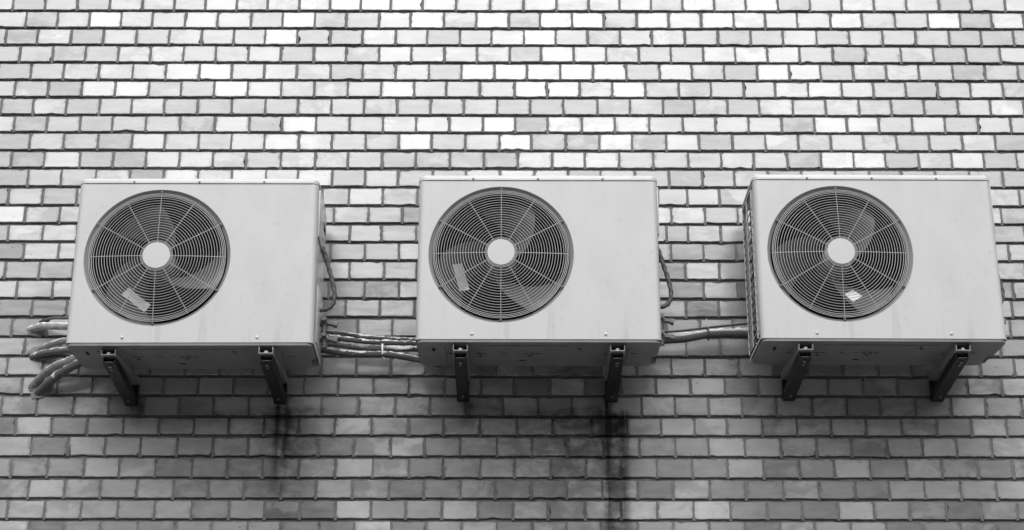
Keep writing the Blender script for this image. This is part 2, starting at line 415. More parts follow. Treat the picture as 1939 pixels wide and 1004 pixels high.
def wall():
    rnd = random.Random(3)
    rows = []
    for z, xs in COURSES: rows.append((z / 1000, [x / 1000 for x in xs]))
    # continue the same brickwork beyond what the photo shows
    top = rows[0][0]; low = rows[-1][0]
    ext = []
    k = 0
    z = top
    while z < 6.5:
        z += 0.0755; k += 1
        x0 = rows[k % 2][1][0] + (0.127 if k % 2 else 0) * 0
        ext.append((z, [x0 + i * 0.1275 + rnd.uniform(-.003, .003) for i in range(32)]))
    z = low; k = 0
    while z > -0.05:
        z -= 0.0750; k += 1
        x0 = rows[-1 - (k + 1) % 2][1][0] 
        ext.append((z, [x0 + i * 0.1267 + rnd.uniform(-.003, .003) for i in range(30)]))
    allrows = rows + ext
    XL, XR = -5.2, 5.2
    verts, faces, ftone, fseed, fmid = [], [], [], [], []
    mv, mf = [], []
    zs = sorted(r[0] for r in allrows)
    nxt = {a: b for a, b in zip(zs, zs[1:])}
    def quad(L, a, b, c, d): L.append((a, b, c, d))
    for z, xs in allrows:
        xs = sorted(xs)
        while xs[0] > XL: xs.insert(0, xs[0] - 0.1272 + rnd.uniform(-.003, .003))
        while xs[-1] < XR: xs.append(xs[-1] + 0.1272 + rnd.uniform(-.003, .003))
        zt = nxt.get(z, z + 0.075)
        for xa, xb in zip(xs, xs[1:]):
            ja = 0.0039 + rnd.uniform(-.0013, .0013); jb = 0.0039 + rnd.uniform(-.0013, .0013)
            x0, x1 = xa + ja, xb - jb
            z0 = z + rnd.uniform(-.0010, .0010); z1 = zt - 0.0120 + rnd.uniform(-.0012, .0012)
            near = abs((xa + xb) / 2) < 2.4 and 2.3 < z < 5.0
            # tone
            cx, cz = (x0 + x1) / 2, (z0 + z1) / 2
            tone = max(-0.7, min(1, rnd.gauss(0.0, 0.38)))
            for tx, tz, tt in TONES:
                if abs(tx / 1000 - cx) < 0.064 and abs(tz / 1000 - cz) < 0.037:
                    tone = tt; break
            seed = (rnd.random(), rnd.random(), rnd.random())
            # outline, walked anticlockwise seen from the street, with wobble and chipped arrises
            pts = []
            if near:
                fx = (0, .035, .2, .4, .6, .8, .965); fz = (0, .07, .36, .64, .93)
            else:
                fx = fz = (0,)
            npx, npz = len(fx), len(fz)
            for f in fx: pts.append([x0 + (x1 - x0) * f, z0])
            for f in fz: pts.append([x1, z0 + (z1 - z0) * f])
            for f in fx: pts.append([x1 - (x1 - x0) * f, z1])
            for f in fz: pts.append([x0, z1 - (z1 - z0) * f])
            if near:
                for p in pts:
                    p[0] += rnd.gauss(0, .0005); p[1] += rnd.gauss(0, .0005)
                for c in (0, npx, npx + npz, 2 * npx + npz):                      # corners
                    amt = .0012 if rnd.random() < .86 else rnd.uniform(.003, .009)
                    pts[c][0] += (amt if pts[c][0] < cx else -amt) * rnd.uniform(.5, 1); pts[c][1] += (amt if pts[c][1] < cz else -amt) * rnd.uniform(.4, .9)
                while rnd.random() < .42:                                          # chips along an edge
                    q = rnd.randrange(len(pts)); amt = rnd.uniform(.0015, .0065)
                    dx, dz = cx - pts[q][0], cz - pts[q][1]
                    if abs(dx) / .06 > abs(dz) / .033: pts[q][0] += math.copysign(amt, dx)
                    else: pts[q][1] += math.copysign(amt * .8, dz)
            y = rnd.uniform(-.0008, .0008)
            tx, tz = rnd.gauss(0, .006), rnd.gauss(0, .009)                      # no two bricks lie quite in one plane
            b = len(verts); n = len(pts)
            for ins, dy in ((0.0014, 0.0), (0.0, 0.0013), (0.0, 0.02)):
                for px, pz in pts:
                    qx = px + max(-ins, min(ins, cx - px)) ; qz = pz + max(-ins, min(ins, cz - pz))
                    verts.append((qx, y + dy + (qx - cx) * tx + (qz - cz) * tz, qz))
            faces.append(tuple(range(b, b + n)))
            for r in range(2):
                for i in range(n):
                    j = (i + 1) % n
                    faces.append((b + r * n + j, b + r * n + i, b + (r + 1) * n + i, b + (r + 1) * n + j))
            ftone += [tone] * (1 + 2 * n); fseed += [seed] * (1 + 2 * n); fmid += [(cx, 0.0, cz)] * (1 + 2 * n)
            # mortar standing in the upright joint, a little proud of the bed, with a drip below it
            my = rnd.uniform(.0006, .0028); dr = rnd.uniform(.003, .009)
            xa0, xa1 = xa - .0062, xa + .0062
            mt = z1 + .001 - (rnd.uniform(.004, .016) if rnd.random() < .22 else 0)
            if near:
                b = len(mv)
                mv += [(xa0, my, z0 - dr * .3), (xa1, my, z0 - dr * .3), (xa1, my, mt), (xa0, my, mt),
                       (xa - .003, my + .0015, z0 - dr), (xa + .003, my + .0015, z0 - dr),
                       (xa0, .014, z0 - dr), (xa1, .014, z0 - dr), (xa0, .014, mt + .001), (xa1, .014, mt + .001)]
                mf += [(b, b + 1, b + 2, b + 3), (b + 4, b + 5, b + 1, b), (b + 6, b + 4, b), (b + 5, b + 7, b + 1), (b + 3, b + 2, b + 9, b + 8)]
    root = empty('brick_wall', (0, 0, 0))
    tag(root, 'pale glazed brick wall with dark raked joints behind the air conditioners', 'wall')
    me = bpy.data.meshes.new('brickwork')
    me.from_pydata(verts, [], faces)
    a = me.attributes.new('brick_tone', 'FLOAT', 'FACE'); a.data.foreach_set('value', ftone)
    a = me.attributes.new('brick_seed', 'FLOAT_VECTOR', 'FACE'); a.data.foreach_set('vector', [c for s in fseed for c in s])
    a = me.attributes.new('brick_mid', 'FLOAT_VECTOR', 'FACE'); a.data.foreach_set('vector', [c for s in fmid for c in s])
    o = link_mesh('brickwork', me, M['brick'], root, smooth=False)
    # mortar sheet with an uneven face
    b = len(mv)
    nx, nz = 420, 10
    zl = [-.1]
    for z in zs:
        if 2.3 < z < 5.0: zl += [z - .0105, z - .006, z - .0015]
        else: zl += [z - .006]
    zl.append(zs[-1] + .08)
    for z in zl:
        for i in range(nx + 1):
            x = XL + (XR - XL) * i / nx
            yy = .0102 + .0022 * mnoise.noise(Vector((x * 14, z * 40, 3))) + .001 * mnoise.noise(Vector((x * 60, z * 60, 9)))
            mv.append((x, yy, z))
    for r in range(len(zl) - 1):
        for i in range(nx):
            q = b + r * (nx + 1) + i
            mf.append((q, q + 1, q + nx + 2, q + nx + 1))
    me = bpy.data.meshes.new('mortar')
    me.from_pydata(mv, [], mf)
    link_mesh('mortar', me, M['mortar'], root, smooth=True, angle=40)
    # a solid body behind, so the wall has its thickness
    bm = bmesh.new(); box(bm, XL, XR, .03, .30, -.1, 6.5)
    mesh_obj('backing', bm, M['mortar'], root, False)
    # rough cement daubed round the pipe holes
    for (px, pz, rx, rz, sd_) in ((-1.740, 3.350, .036, .024, 1), (-1.725, 3.262, .042, .028, 2), (-1.705, 3.130, .050, .036, 3)):
        bm = bmesh.new()
        rng = random.Random(sd_)
        ctr = bm.verts.new((px, -.009, pz)); rings = []
        for q, (f, yy) in enumerate(((.35, -.008), (.7, -.006), (.92, -.003), (1.0, .004))):
            ring = []
            for k in range(28):
                a = 2 * math.pi * k / 28
                s = .9 + .42 * mnoise.noise(Vector((math.cos(a) * 1.6 + sd_ * 5, math.sin(a) * 1.6, 2))) + .3 * mnoise.noise(Vector((math.cos(a) * 5 + sd_, math.sin(a) * 5, 7)))
                ca, sa = math.cos(a), math.sin(a)
                e = (abs(ca) ** 3 + abs(sa) ** 3) ** (-1 / 3)
                ring.append(bm.verts.new((px + ca * e * rx * f * s, yy + rng.uniform(-.002, .002) * (q < 3), pz + sa * e * rz * f * s)))
            rings.append(ring)
        for k in range(28): bm.faces.new((ctr, rings[0][k], rings[0][(k + 1) % 28]))
        for A, B in zip(rings, rings[1:]):
            for k in range(28): bm.faces.new((A[k], A[(k + 1) % 28], B[(k + 1) % 28], B[k]))
        mesh_obj('cement_patch', bm, M['patch'], root)
    bm = bmesh.new()                                   # flat black cap that paints in the dark of a broken-out pipe hole
    ring = [bm.verts.new((-1.716 + .017 * math.cos(R(30 * k)) * (1 + .3 * math.sin(k * 2.3)), -.0016, 3.388 + .011 * math.sin(R(30 * k)) * (1 + .3 * math.cos(k * 1.7)))) for k in range(12)]
    ring2 = [bm.verts.new((v.co.x, .012, v.co.z)) for v in ring]
    bm.faces.new(ring)
    for k in range(12): bm.faces.new((ring[k], ring[(k + 1) % 12], ring2[(k + 1) % 12], ring2[k]))
    mesh_obj('pipe_hole', bm, M['dark'], root, False)
    return root
wall()

# the street: paving in front of the wall, then an unseen rise added to cut off the low sky
bm = bmesh.new()
prev = None
for y, z in ((.25, 0.0), (-9.0, 0.0), (-11.0, .4), (-13.0, SKY_BLOCK * .35), (-16.0, SKY_BLOCK * .8), (-20.0, SKY_BLOCK), (-60.0, SKY_BLOCK + .2)):
    row = [bm.verts.new((x, y, z + (0 if y > -10 else .35 * mnoise.noise(Vector((x * .17, y * .2, 4)))))) for x in [-60 + 2.5 * k for k in range(49)]]
    if prev:
        for k in range(48): bm.faces.new((prev[k], prev[k + 1], row[k + 1], row[k]))
    prev = row
tag(mesh_obj('ground', bm, M['asphalt'], None, True), kind='structure')

# ------------------------------------------------------------------ the outdoor units
UW, UH, UD = .83579, .58401, .286
GAP = .11263
CX, CH = -.129, .310                     # centre of the fan opening
RO = .252

def corner_path(hw, d, r, n=8):
    """plan outline from back left, round the front, to back right"""
    P = [(-hw, 0.0)]
    for k in range(n + 1):
        a = R(180) + R(90) * k / n
        P.append((-hw + r + r * math.cos(a), -d + r + r * math.sin(a)))
    for k in range(n + 1):
        a = R(270) + R(90) * k / n
        P.append((hw - r + r * math.cos(a), -d + r + r * math.sin(a)))
    P.append((hw, 0.0))
    return P

def ring_wall(bm, P, z0, z1, skip=lambda i: False):
    A = [bm.verts.new((x, y, z0)) for x, y in P]; B = [bm.verts.new((x, y, z1)) for x, y in P]
    for i in range(len(P) - 1):
        if not skip(i): bm.faces.new((A[i], A[i + 1], B[i + 1], B[i]))
    return A, B

def make_unit():
    hw = UW / 2
    root = empty('outdoor_unit', (0, 0, 0))
    # --- casing: front sheet with the round opening, rounded upright corners, sides with openings
    bm = bmesh.new()
    rc = .020
    n = 8
    # front sheet
    x0, x1, z0, z1 = -hw + rc, hw - rc, 0, UH
    seg = 128
    angs = sorted([2 * math.pi * k / seg for k in range(seg)] + [math.atan2(zz - CH, xx - CX) % (2 * math.pi) for xx in (x0, x1) for zz in (z0, z1)])
    inner, outer = [], []
    for a in angs:
        ca, sa = math.cos(a), math.sin(a)
        t = min((((x1 - CX) / ca) if ca > 1e-9 else ((x0 - CX) / ca) if ca < -1e-9 else 9), (((z1 - CH) / sa) if sa > 1e-9 else ((z0 - CH) / sa) if sa < -1e-9 else 9))
        inner.append(bm.verts.new((CX + RO * ca, -UD, CH + RO * sa)))
        outer.append(bm.verts.new((CX + t * ca, -UD, CH + t * sa)))
    m = len(angs)
    for i in range(m): bm.faces.new((inner[i], inner[(i + 1) % m], outer[(i + 1) % m], outer[i]))
    P = corner_path(hw, UD, rc, n)
    # corners
    for seq in (P[1:n + 2], P[n + 2:2 * n + 3]): ring_wall(bm, seq, 0, UH)
    # right side: plain sheet;  left side: frame round the coil opening
    ring_wall(bm, [(hw, -UD + rc), (hw, 0)], 0, UH)
    gy0, gy1, gz0, gz1 = -.232, -.016, .022, .566
    for (ya, yb, za, zb) in ((-UD + rc, 0, 0, gz0), (-UD + rc, 0, gz1, UH), (-UD + rc, gy0, gz0, gz1), (gy1, 0, gz0, gz1)):
        bm.faces.new([bm.verts.new((-hw, y, z)) for y, z in ((ya, za), (yb, za), (yb, zb), (ya, zb))])
    # folded lips of that opening
    for (ya, za, yb, zb) in ((gy0, gz0, gy0, gz1), (gy1, gz0, gy1, gz1), (gy0, gz0, gy1, gz0), (gy0, gz1, gy1, gz1)):
        bm.faces.new([bm.verts.new(c) for c in ((-hw, ya, za), (-hw, yb, zb), (-hw + .012, yb, zb), (-hw + .012, ya, za))])
    # folded bottom edge
    bm.faces.new([bm.verts.new(c) for c in ((x0, -UD, 0), (x1, -UD, 0), (x1, -UD + .004, .0), (x0, -UD + .004, .0))])
    # rear sheet strips (the coil fills the middle)
    bm.faces.new([bm.verts.new(c) for c in ((hw, 0, 0), (hw - .22, 0, 0), (hw - .22, 0, UH), (hw, 0, UH))])
    bmesh.ops.remove_doubles(bm, verts=bm.verts[:], dist=1e-5)
    cas = mesh_obj('casing', bm, M['paint'], root, True, 30)
    for p in cas.data.polygons:
        if abs(p.normal.y) > .9999: p.use_smooth = False
    # --- dished recess round the guard
    bm = bmesh.new()
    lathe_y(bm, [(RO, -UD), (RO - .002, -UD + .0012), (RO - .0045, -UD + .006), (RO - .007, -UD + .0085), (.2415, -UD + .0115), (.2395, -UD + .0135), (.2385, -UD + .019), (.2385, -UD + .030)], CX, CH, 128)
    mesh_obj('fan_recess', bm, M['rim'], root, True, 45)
    # --- shroud and the dark inside
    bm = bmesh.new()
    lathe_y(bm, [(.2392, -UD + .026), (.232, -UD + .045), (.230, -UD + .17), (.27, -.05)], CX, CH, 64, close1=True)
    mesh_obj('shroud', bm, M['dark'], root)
    # --- coil seen at the left side and the back
    bm = bmesh.new()
    box(bm, -hw + .030, -hw + .050, gy0 - .01, -.010, gz0 - .01, gz1 + .005)
    box(bm, -hw + .05, hw - .22, -.030, -.010, gz0 - .01, gz1 + .005)
    for k in range(44):
        y = gy0 - .004 + k * .0051
        box(bm, -hw + .0265, -hw + .031, y, y + .0014, gz0 - .005, gz1 + .005)
    mesh_obj('coil', bm, M['fin'], root, False)
    # --- wire lattice over the coil
    bm = bmesh.new()
    xg = -hw - .0005
    for y in (gy0 + .006, (gy0 + gy1) / 2 + .004, gy1 - .006):
        tube(bm, [Vector((xg, y, gz0 - .004)), Vector((xg, y, gz1 + .004))], .0028, 6)
    k = gz0 + .022
    while k < gz1 - .005:
        tube(bm, [Vector((xg - .0005, gy0 - .004, k)), Vector((xg - .0005, gy1 + .004, k))], .0021, 6)
        k += .0325
    mesh_obj('side_lattice', bm, M['wire2'], root)
    # --- top cover
    bm = bmesh.new()
    ov = .0028
    prof = [(0, UH + .0022), (ov * .0, UH + .0018), (0, UH + .010)]
    hh = UH + .0250; fr = .0165
    levels = [(0.0, UH + .0020), (0.0, hh - fr)] + [(fr * (1 - math.cos(R(90) * q / 6)), hh - fr + fr * math.sin(R(90) * q / 6)) for q in range(1, 7)]
    rings = []
    rr = .028
    for ins, z in levels:
        ring = []
        for (sx, sy, a0) in ((-1, -1, 180), (1, -1, 270), (1, 1, 0), (-1, 1, 90)):
            for q in range(9):
                a = R(a0 + 90 * q / 8)
                yc = (-UD - ov + rr) if sy < 0 else (0.004 - rr)
                ring.append(bm.verts.new((sx * (hw + ov - rr) + (rr - ins) * math.cos(a), yc + (rr - ins) * math.sin(a), z)))
        rings.append(ring)
    for A, B in zip(rings, rings[1:]):
        for q in range(len(A)): bm.faces.new((A[q], A[(q + 1) % len(A)], B[(q + 1) % len(A)], B[q]))
    bm.faces.new(rings[0]); bm.faces.new(rings[-1])
    mesh_obj('top_cover', bm, M['paint'], root, True, 50)
    # --- base pan with clipped right rear corner
    bm = bmesh.new()
    rb = .030
    P = []
    def arc(cx, cy, r, a0, a1, k=6):
        for q in range(k + 1):
            a = R(a0 + (a1 - a0) * q / k); P.append((cx + r * math.cos(a), cy + r * math.sin(a)))
    i = .004
    arc(-hw + i + .02, -UD + .022, .02, 180, 270)
    arc(hw - i - .02, -UD + .022, .02, 270, 360)
    P += [(hw - i, -.125), (hw - .022, -.108), (hw - .022, -.04)]
    arc(hw - .022 - .03, -.035, .03, 0, 90)
    arc(-hw + i + .035, -.040, .035, 90, 180)
    A = [bm.verts.new((x, y, -.010)) for x, y in P]; B = [bm.verts.new((x, y, .004)) for x, y in P]
    bm.faces.new(A); bm.faces.new(B)
    for q in range(len(P)): bm.faces.new((A[q], A[(q + 1) % len(P)], B[(q + 1) % len(P)], B[q]))
    pan = mesh_obj('base_pan', bm, M['galv'], root, True, 30)
    for nm, B in (('pressed_rib', (-hw + .09, -hw + .10, -.22, -.06, -.0125, -.0105)), ('pressed_rib', (-.20, .20, -.245, -.238, -.0125, -.0105)),
                  ('pressed_rib', (hw - .11, hw - .10, -.22, -.06, -.0125, -.0105)), ('foot_pad', (-.297, -.237, -.262, -.02, -.0135, -.0105)), ('foot_pad', (.237, .297, -.262, -.02, -.0135, -.0105))):
        bm = bmesh.new(); box(bm, *B, .0008); mesh_obj(nm, bm, M['galv'], pan)
    for (x, y, a, b) in ((-.30, -.155, .010, .004), (-.205, -.155, .012, .004), (-.185, -.155, .010, .003), (-.2, -.128, .007, .006), (-.12, -.155, .006, .004), (-.07, -.157, .006, .003),
                         (-.045, -.155, .009, .004), (-.022, -.157, .007, .003), (.0, -.155, .011, .004), (-.03, -.13, .007, .006), (-.02, -.150, .006, .003), (-.055, -.075, .014, .006), (.14, -.215, .007, .005),
                         (.24, -.145, .014, .005), (.145, -.20, .005, .004), (.33, -.16, .016, .003), (-.36, -.2, .006, .02)):
        bm = bmesh.new()
        ring = [bm.verts.new((x + a * math.cos(2 * math.pi * q / 10), y + b * math.sin(2 * math.pi * q / 10), -.0112)) for q in range(10)]
        bm.faces.new(ring)
        mesh_obj('drain_hole', bm, M['dark'], pan, False)  # flat near-black disc, colour standing in for the shade of a pressed mark
    # --- screws
    def screw(x, y, z, r=.0058, nm='screw', mat=None):
        bm = bmesh.new()
        lathe_y(bm, [(r * 1.25, y), (r * 1.2, y - .0008), (r * .85, y - .0018), (r * .8, y - .0022), (r * .55, y - .0034), (r * .2, y - .0040)], x, z, 14, close1=True)
        mesh_obj(nm, bm, mat or M['bolt'], root)
    for x in (-.228, .0, .227): screw(x, -UD - ov, UH + .0068, .0034)
    for x in (-.227, .228): screw(x, -UD, .018, .0054, 'screw', M['cap'])
    # small screws on the left flank
    for y, z in ((-.245, .012), (-.185, .010)):
        bm = bmesh.new()
        bmesh.ops.create_icosphere(bm, subdivisions=2, radius=.0042, matrix=Matrix.Translation((-hw - .0005, y, z)))
        mesh_obj('side_screw', bm, M['bolt'], root)
    # --- guard
    bm = bmesh.new()
    def gy(r): return -UD - .001 - .015 * (1 - (r / .24) ** 2)
    radii = [.051, .0555] + [.0655 + .0095 * q for q in range(17)] + [.2245, .2300, .2350]
    for q, r in enumerate(radii):
        tube(bm, [Vector((CX + r * math.cos(2 * math.pi * k / 96), gy(r), CH + r * math.sin(2 * math.pi * k / 96))) for k in range(96)], .00105 if q < 19 else .0013, 6, closed=True)
    for k in range(12):
        a = R(30 * k); ca, sa = math.cos(a), math.sin(a)
        rr_ = [.046 + (.2365 - .046) * q / 8 for q in range(9)]
        tube(bm, [Vector((CX + r * ca, gy(r) + .003, CH + r * sa)) for r in rr_], .0014, 6)
    g = mesh_obj('fan_guard', bm, M['wire'], root)
    bm = bmesh.new()
    lathe_y(bm, [(.0475, gy(0) + .004), (.0475, gy(0) - .0012), (.0468, gy(0) - .0018), (.004, gy(0) - .0024)], CX, CH, 48, close1=True)
    mesh_obj('guard_cap', bm, M['cap'], g, True, 12)
    for k in range(6):
        a = R(30 + 60 * k); r = .2425
        bm = bmesh.new()
        x, z = CX + r * math.cos(a), CH + r * math.sin(a)
        Mx = Matrix.Translation((x, -UD + .003, z)) @ Matrix.Rotation(-a, 4, 'Y')
        box(bm, -.0085, .005, -.0015, .0015, -.0042, .0042, .0008, Mx)
        lathe_y(bm, [(.0042, -UD + .003), (.0038, -UD - .0005), (.002, -UD - .0014)], x, z, 10, close1=True)
        mesh_obj('guard_clip', bm, M['clip'], g)
    # --- fan: three broad swept blades, the clockwise edge nearest the guard
    fan = empty('fan', (CX, 0, CH)); fan.parent = root
    bm = bmesh.new()
    lathe_y(bm, [(.052, -UD + .16), (.054, -UD + .07), (.050, -UD + .055), (.02, -UD + .05)], 0, 0, 32, close1=True)
    mesh_obj('hub', bm, M['blade'], fan)
    ERT = ((.05, 0.), (.084, 17.), (.119, 31.), (.168, 46.), (.200, 54.), (.222, 60.))
    def edge(r):
        for (a, b), (c, d) in zip(ERT, ERT[1:]):
            if r <= c: return b + (d - b) * (r - a) / (c - a)
        return ERT[-1][1]
    def span(r): return 54 - 4 * (r - .05) / .17
    def blade_pt(r, s, off=0.0, rot=0.0):
        a = R(edge(r) + span(r) * s + rot)
        tip = max(0, (r - .165) / .055)
        yy = -UD + .034 + .105 * s + .012 * (r / .22) * (1 - s) * 0 + .03 * tip * tip * (1 - s) ** 3 + off
        return Vector((r * math.cos(a), yy, r * math.sin(a)))
    rs = [.05 + (.220 - .05) * q / 14 for q in range(15)]
    for kb in range(3):
        bm = bmesh.new()
        fr_, bk = [], []
        for r in rs:
            fr_.append([bm.verts.new(blade_pt(r, q / 20, 0, 120 * kb)) for q in range(21)])
            bk.append([bm.verts.new(blade_pt(r, q / 20, .0025, 120 * kb)) for q in range(21)])
        for L in (fr_, bk):
            for A, B in zip(L, L[1:]):
                for q in range(20): bm.faces.new((A[q], A[q + 1], B[q + 1], B[q]))
        def rim(F, K):
            for q in range(len(F) - 1): bm.faces.new((F[q], F[q + 1], K[q + 1], K[q]))
        rim(fr_[0], bk[0]); rim(fr_[-1], bk[-1]); rim([x[0] for x in fr_], [x[0] for x in bk]); rim([x[-1] for x in fr_], [x[-1] for x in bk])
        mesh_obj('blade', bm, M['blade'], fan, True, 40)
    root['fan_name'] = fan.name
    # --- right flank: upper service cover, grip, lower panel
    bm = bmesh.new()
    box(bm, hw - .001, hw + .006, -.262, -.012, .395, .572, .002)
    cov = mesh_obj('service_cover', bm, M['paint'], root)
    bm = bmesh.new()
    box(bm, hw + .0058, hw + .0068, -.115, -.045, .478, .508, .0004)  # thin black plate, painted shade in place of a hollow grip
    mesh_obj('grip_recess', bm, M['dark'], cov)
    bm = bmesh.new()
    box(bm, hw - .001, hw + .003, -.20, -.015, .03, .235, .001)
    mesh_obj('valve_plate', bm, M['paint'], root)
    for z in (.105, .050):
        bm = bmesh.new()
        yv = -.085 if z > .08 else -.075
        Mx = Matrix.Translation((hw + .02, yv, z + .03))
        tube(bm, [Vector((hw, yv, z + .03)), Vector((hw + .03, yv, z + .03))], .014, 8)
        tube(bm, [Vector((hw + .018, yv, z + .05)), Vector((hw + .018, yv, z - .004))], .011, 10)
        tube(bm, [Vector((hw + .028, yv, z + .03)), Vector((hw + .052, yv, z + .026))], .0095, 6)
        tube(bm, [Vector((hw + .050, yv, z + .026)), Vector((hw + .064, yv, z + .023))], .0125, 6)
        tube(bm, [Vector((hw + .018, yv - .01, z + .038)), Vector((hw + .018, yv - .032, z + .038))], .009, 6)
        mesh_obj('service_valve', bm, M['brass'], root)
    # --- twisted cable sleeve looping from the cover down to the valves
    bm = bmesh.new()
    pts = catmull([(hw + .004, -.125, .408), (hw + .018, -.122, .372), (hw + .031, -.12, .325), (hw + .044, -.12, .28), (hw + .053, -.12, .232), (hw + .048, -.12, .195), (hw + .029, -.12, .176), (hw + .0, -.12, .172)], 10)
    tube(bm, pts, lambda i, n, a: .0078 + .0011 * math.sin(2 * a + i * .95), 16)
    mesh_obj('cable_sleeve', bm, M['hose'], root)
    return root, fan, blade_pt

def sticker(fan, blade_pt, r, ang, lr, lt, tilt, mat):
    """paper label lying on a blade of this fan; ang and tilt in degrees in the fan's own frame"""
    bm = bmesh.new()
    c = Vector((r * math.cos(R(ang)), 0, r * math.sin(R(ang))))
    u = Vector((math.cos(R(tilt)), 0, math.sin(R(tilt)))); v = Vector((-u.z, 0, u.x))
    G = []
    for i in range(9):
        row = []
        for j in range(5):
            p = c + u * lt * (i / 8 - .5) + v * lr * (j / 4 - .5)
            row.append(bm.verts.new(p))
        G.append(row)
    for i in range(8):
        for j in range(4): bm.faces.new((G[i][j], G[i + 1][j], G[i + 1][j + 1], G[i][j + 1]))
    # drop every vertex onto the blade surface below it
    for vtx in bm.verts:
        rr = math.hypot(vtx.co.x, vtx.co.z); aa = math.degrees(math.atan2(vtx.co.z, vtx.co.x))
        best = None
        for kb in range(3):
            e = blade_pt(rr, 0, 0, 120 * kb); f = blade_pt(rr, 1, 0, 120 * kb)
            a0 = math.degrees(math.atan2(e.z, e.x)); a1 = math.degrees(math.atan2(f.z, f.x))
            sp = (a1 - a0) % 360; s = ((aa - a0) % 360) / sp
            s2 = s if s <= 1 else (0 if (360 - (aa - a0) % 360) < 30 else 1)
            cost = 0 if s <= 1 else 1
            if best is None or cost < best[0]: best = (cost, blade_pt(rr, s2, -.0015, 120 * kb).y)
        vtx.co.y = best[1]
    o = mesh_obj('paper_label', bm, mat, fan, True)
    return o

def copy_tree(o, parent=None):
    c = o.copy(); COL.objects.link(c)
    if parent: c.parent = parent
    for ch in list(o.children): copy_tree(ch, c)
    return c

UNITS = [
    ((-1.51871, 1.58081 + CZ, -.01169, .02713), 36, 'leftmost white outdoor air conditioner, with grey pipes entering the wall at its left', (.146, 235, .036, .082, -33)),
    ((-.32606, 1.59441 + CZ, .00116, -.00335), 0, 'middle white outdoor air conditioner, above the darkest water streak on the bricks', (.150, 199, .036, .082, -72)),
    ((.8468, 1.59894 + CZ, .00444, -.00383), -8, 'rightmost white outdoor air conditioner, its left side showing a dark coil behind wire lattice', (.139, 292, .040, .060, 42)),
]
proto, pfan, blade_pt = make_unit()
del proto['fan_name']
roots = [proto] + [copy_tree(proto) for _ in range(2)]
for o, ((x, z, ro, ya), frot, lab, (sr, sang, slr, slt, stilt)) in zip(roots, UNITS):
    o.location = (x + UW / 2, -GAP, z)
    o.rotation_euler = (0, ro, ya)
    tag(o, lab, 'air conditioner', 'outdoor air conditioning units in a row')
    fan = [c for c in o.children if c.name.startswith('fan') and c.type == 'EMPTY'][0]
    fan.rotation_euler = (0, -R(frot), 0)
    sticker(fan, blade_pt, sr, sang - frot, slr, slt, stilt - frot, M['paper_white' if slt < .07 else 'paper'])

# ------------------------------------------------------------------ wall brackets
def channel(bm, w_, h_, L, t, Mx, flip=1):
    """U profile along local +Y, web at z = 0, flanges rising to z = h_"""
    box(bm, -w_ / 2, w_ / 2, 0, L, 0, t, .0008, Mx)
    for sx in (-1, 1):
        a, b = sorted((sx * w_ / 2, sx * (w_ / 2 - t)))
        box(bm, a, b, 0, L, t + .0002, h_, .0008, Mx)

def make_bracket():
    root = empty('wall_bracket', (0, 0, 0))            # origin: on the wall, level with the top of the arm
    aw, ah = .050, .024
    bm = bmesh.new()
    channel(bm, aw, ah, .372, .0032, Matrix.Translation((0, -.386, -ah)))
    arm = mesh_obj('arm', bm, M['steel'], root)
    bm = bmesh.new()                                  # nut lying in the mouth of the arm
    tube(bm, [Vector((0, -.372, -ah + .0035)), Vector((0, -.372, -ah + .012))], .0095, 6)
    mesh_obj('nut', bm, M['bolt'], arm)
    # sloping brace: web outward and down, flanges inward
    p0, p1 = Vector((0, -.372, -.026)), Vector((0, -.016, -.076))
    L = (p1 - p0).length
    sl = math.atan2(p1.z - p0.z, p1.y - p0.y)
    Mx = Matrix.Translation(p0 + Vector((0, 0, -.020))) @ Matrix.Rotation(sl, 4, 'X')
    bm = bmesh.new()
    bw_, bh = .042, .030
    # web with a rounded nose
    outl = [(-bw_ / 2, L), (-bw_ / 2, .012)] + [(-bw_ / 2 + .012 - .012 * math.cos(R(90) * q / 5), .012 - .012 * math.sin(R(90) * q / 5)) for q in range(1, 6)]
    outl += [(-x, y) for x, y in outl[::-1]]
    A = [bm.verts.new(Mx @ Vector((x, y, 0))) for x, y in outl]; B = [bm.verts.new(Mx @ Vector((x, y, .003))) for x, y in outl]
    bm.faces.new(A); bm.faces.new(B)
    for q in range(len(outl)): bm.faces.new((A[q], A[(q + 1) % len(outl)], B[(q + 1) % len(outl)], B[q]))
    for sx in (-1, 1):
        a, b = sorted((sx * bw_ / 2, sx * (bw_ / 2 - .003)))
        box(bm, a, b, .006, L, .0032, bh, .0008, Mx)
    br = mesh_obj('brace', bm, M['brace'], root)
    for t_ in (.030, .052, L - .04):
        bm = bmesh.new()
        tube(bm, [Mx @ Vector((0, t_, 0)), Mx @ Vector((0, t_, -.005))], .0062 if t_ < .04 else .0042, 6)
        mesh_obj('bolt', bm, M['bolt'], br)
    # upright leg on the wall
    bm = bmesh.new()
    Ml = Matrix.Translation((0, -.0015, .0)) @ Matrix.Rotation(R(-90), 4, 'X')
    channel(bm, .044, .026, .096, .0032, Matrix(((1, 0, 0, 0), (0, 0, -1, -.0022), (0, -1, 0, -.002), (0, 0, 0, 1))))
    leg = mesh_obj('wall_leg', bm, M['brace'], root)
    bm = bmesh.new()
    tube(bm, [Vector((0, -.006, -.050)), Vector((0, -.013, -.050))], .006, 6)
    mesh_obj('anchor_bolt', bm, M['bolt'], leg)
    return root

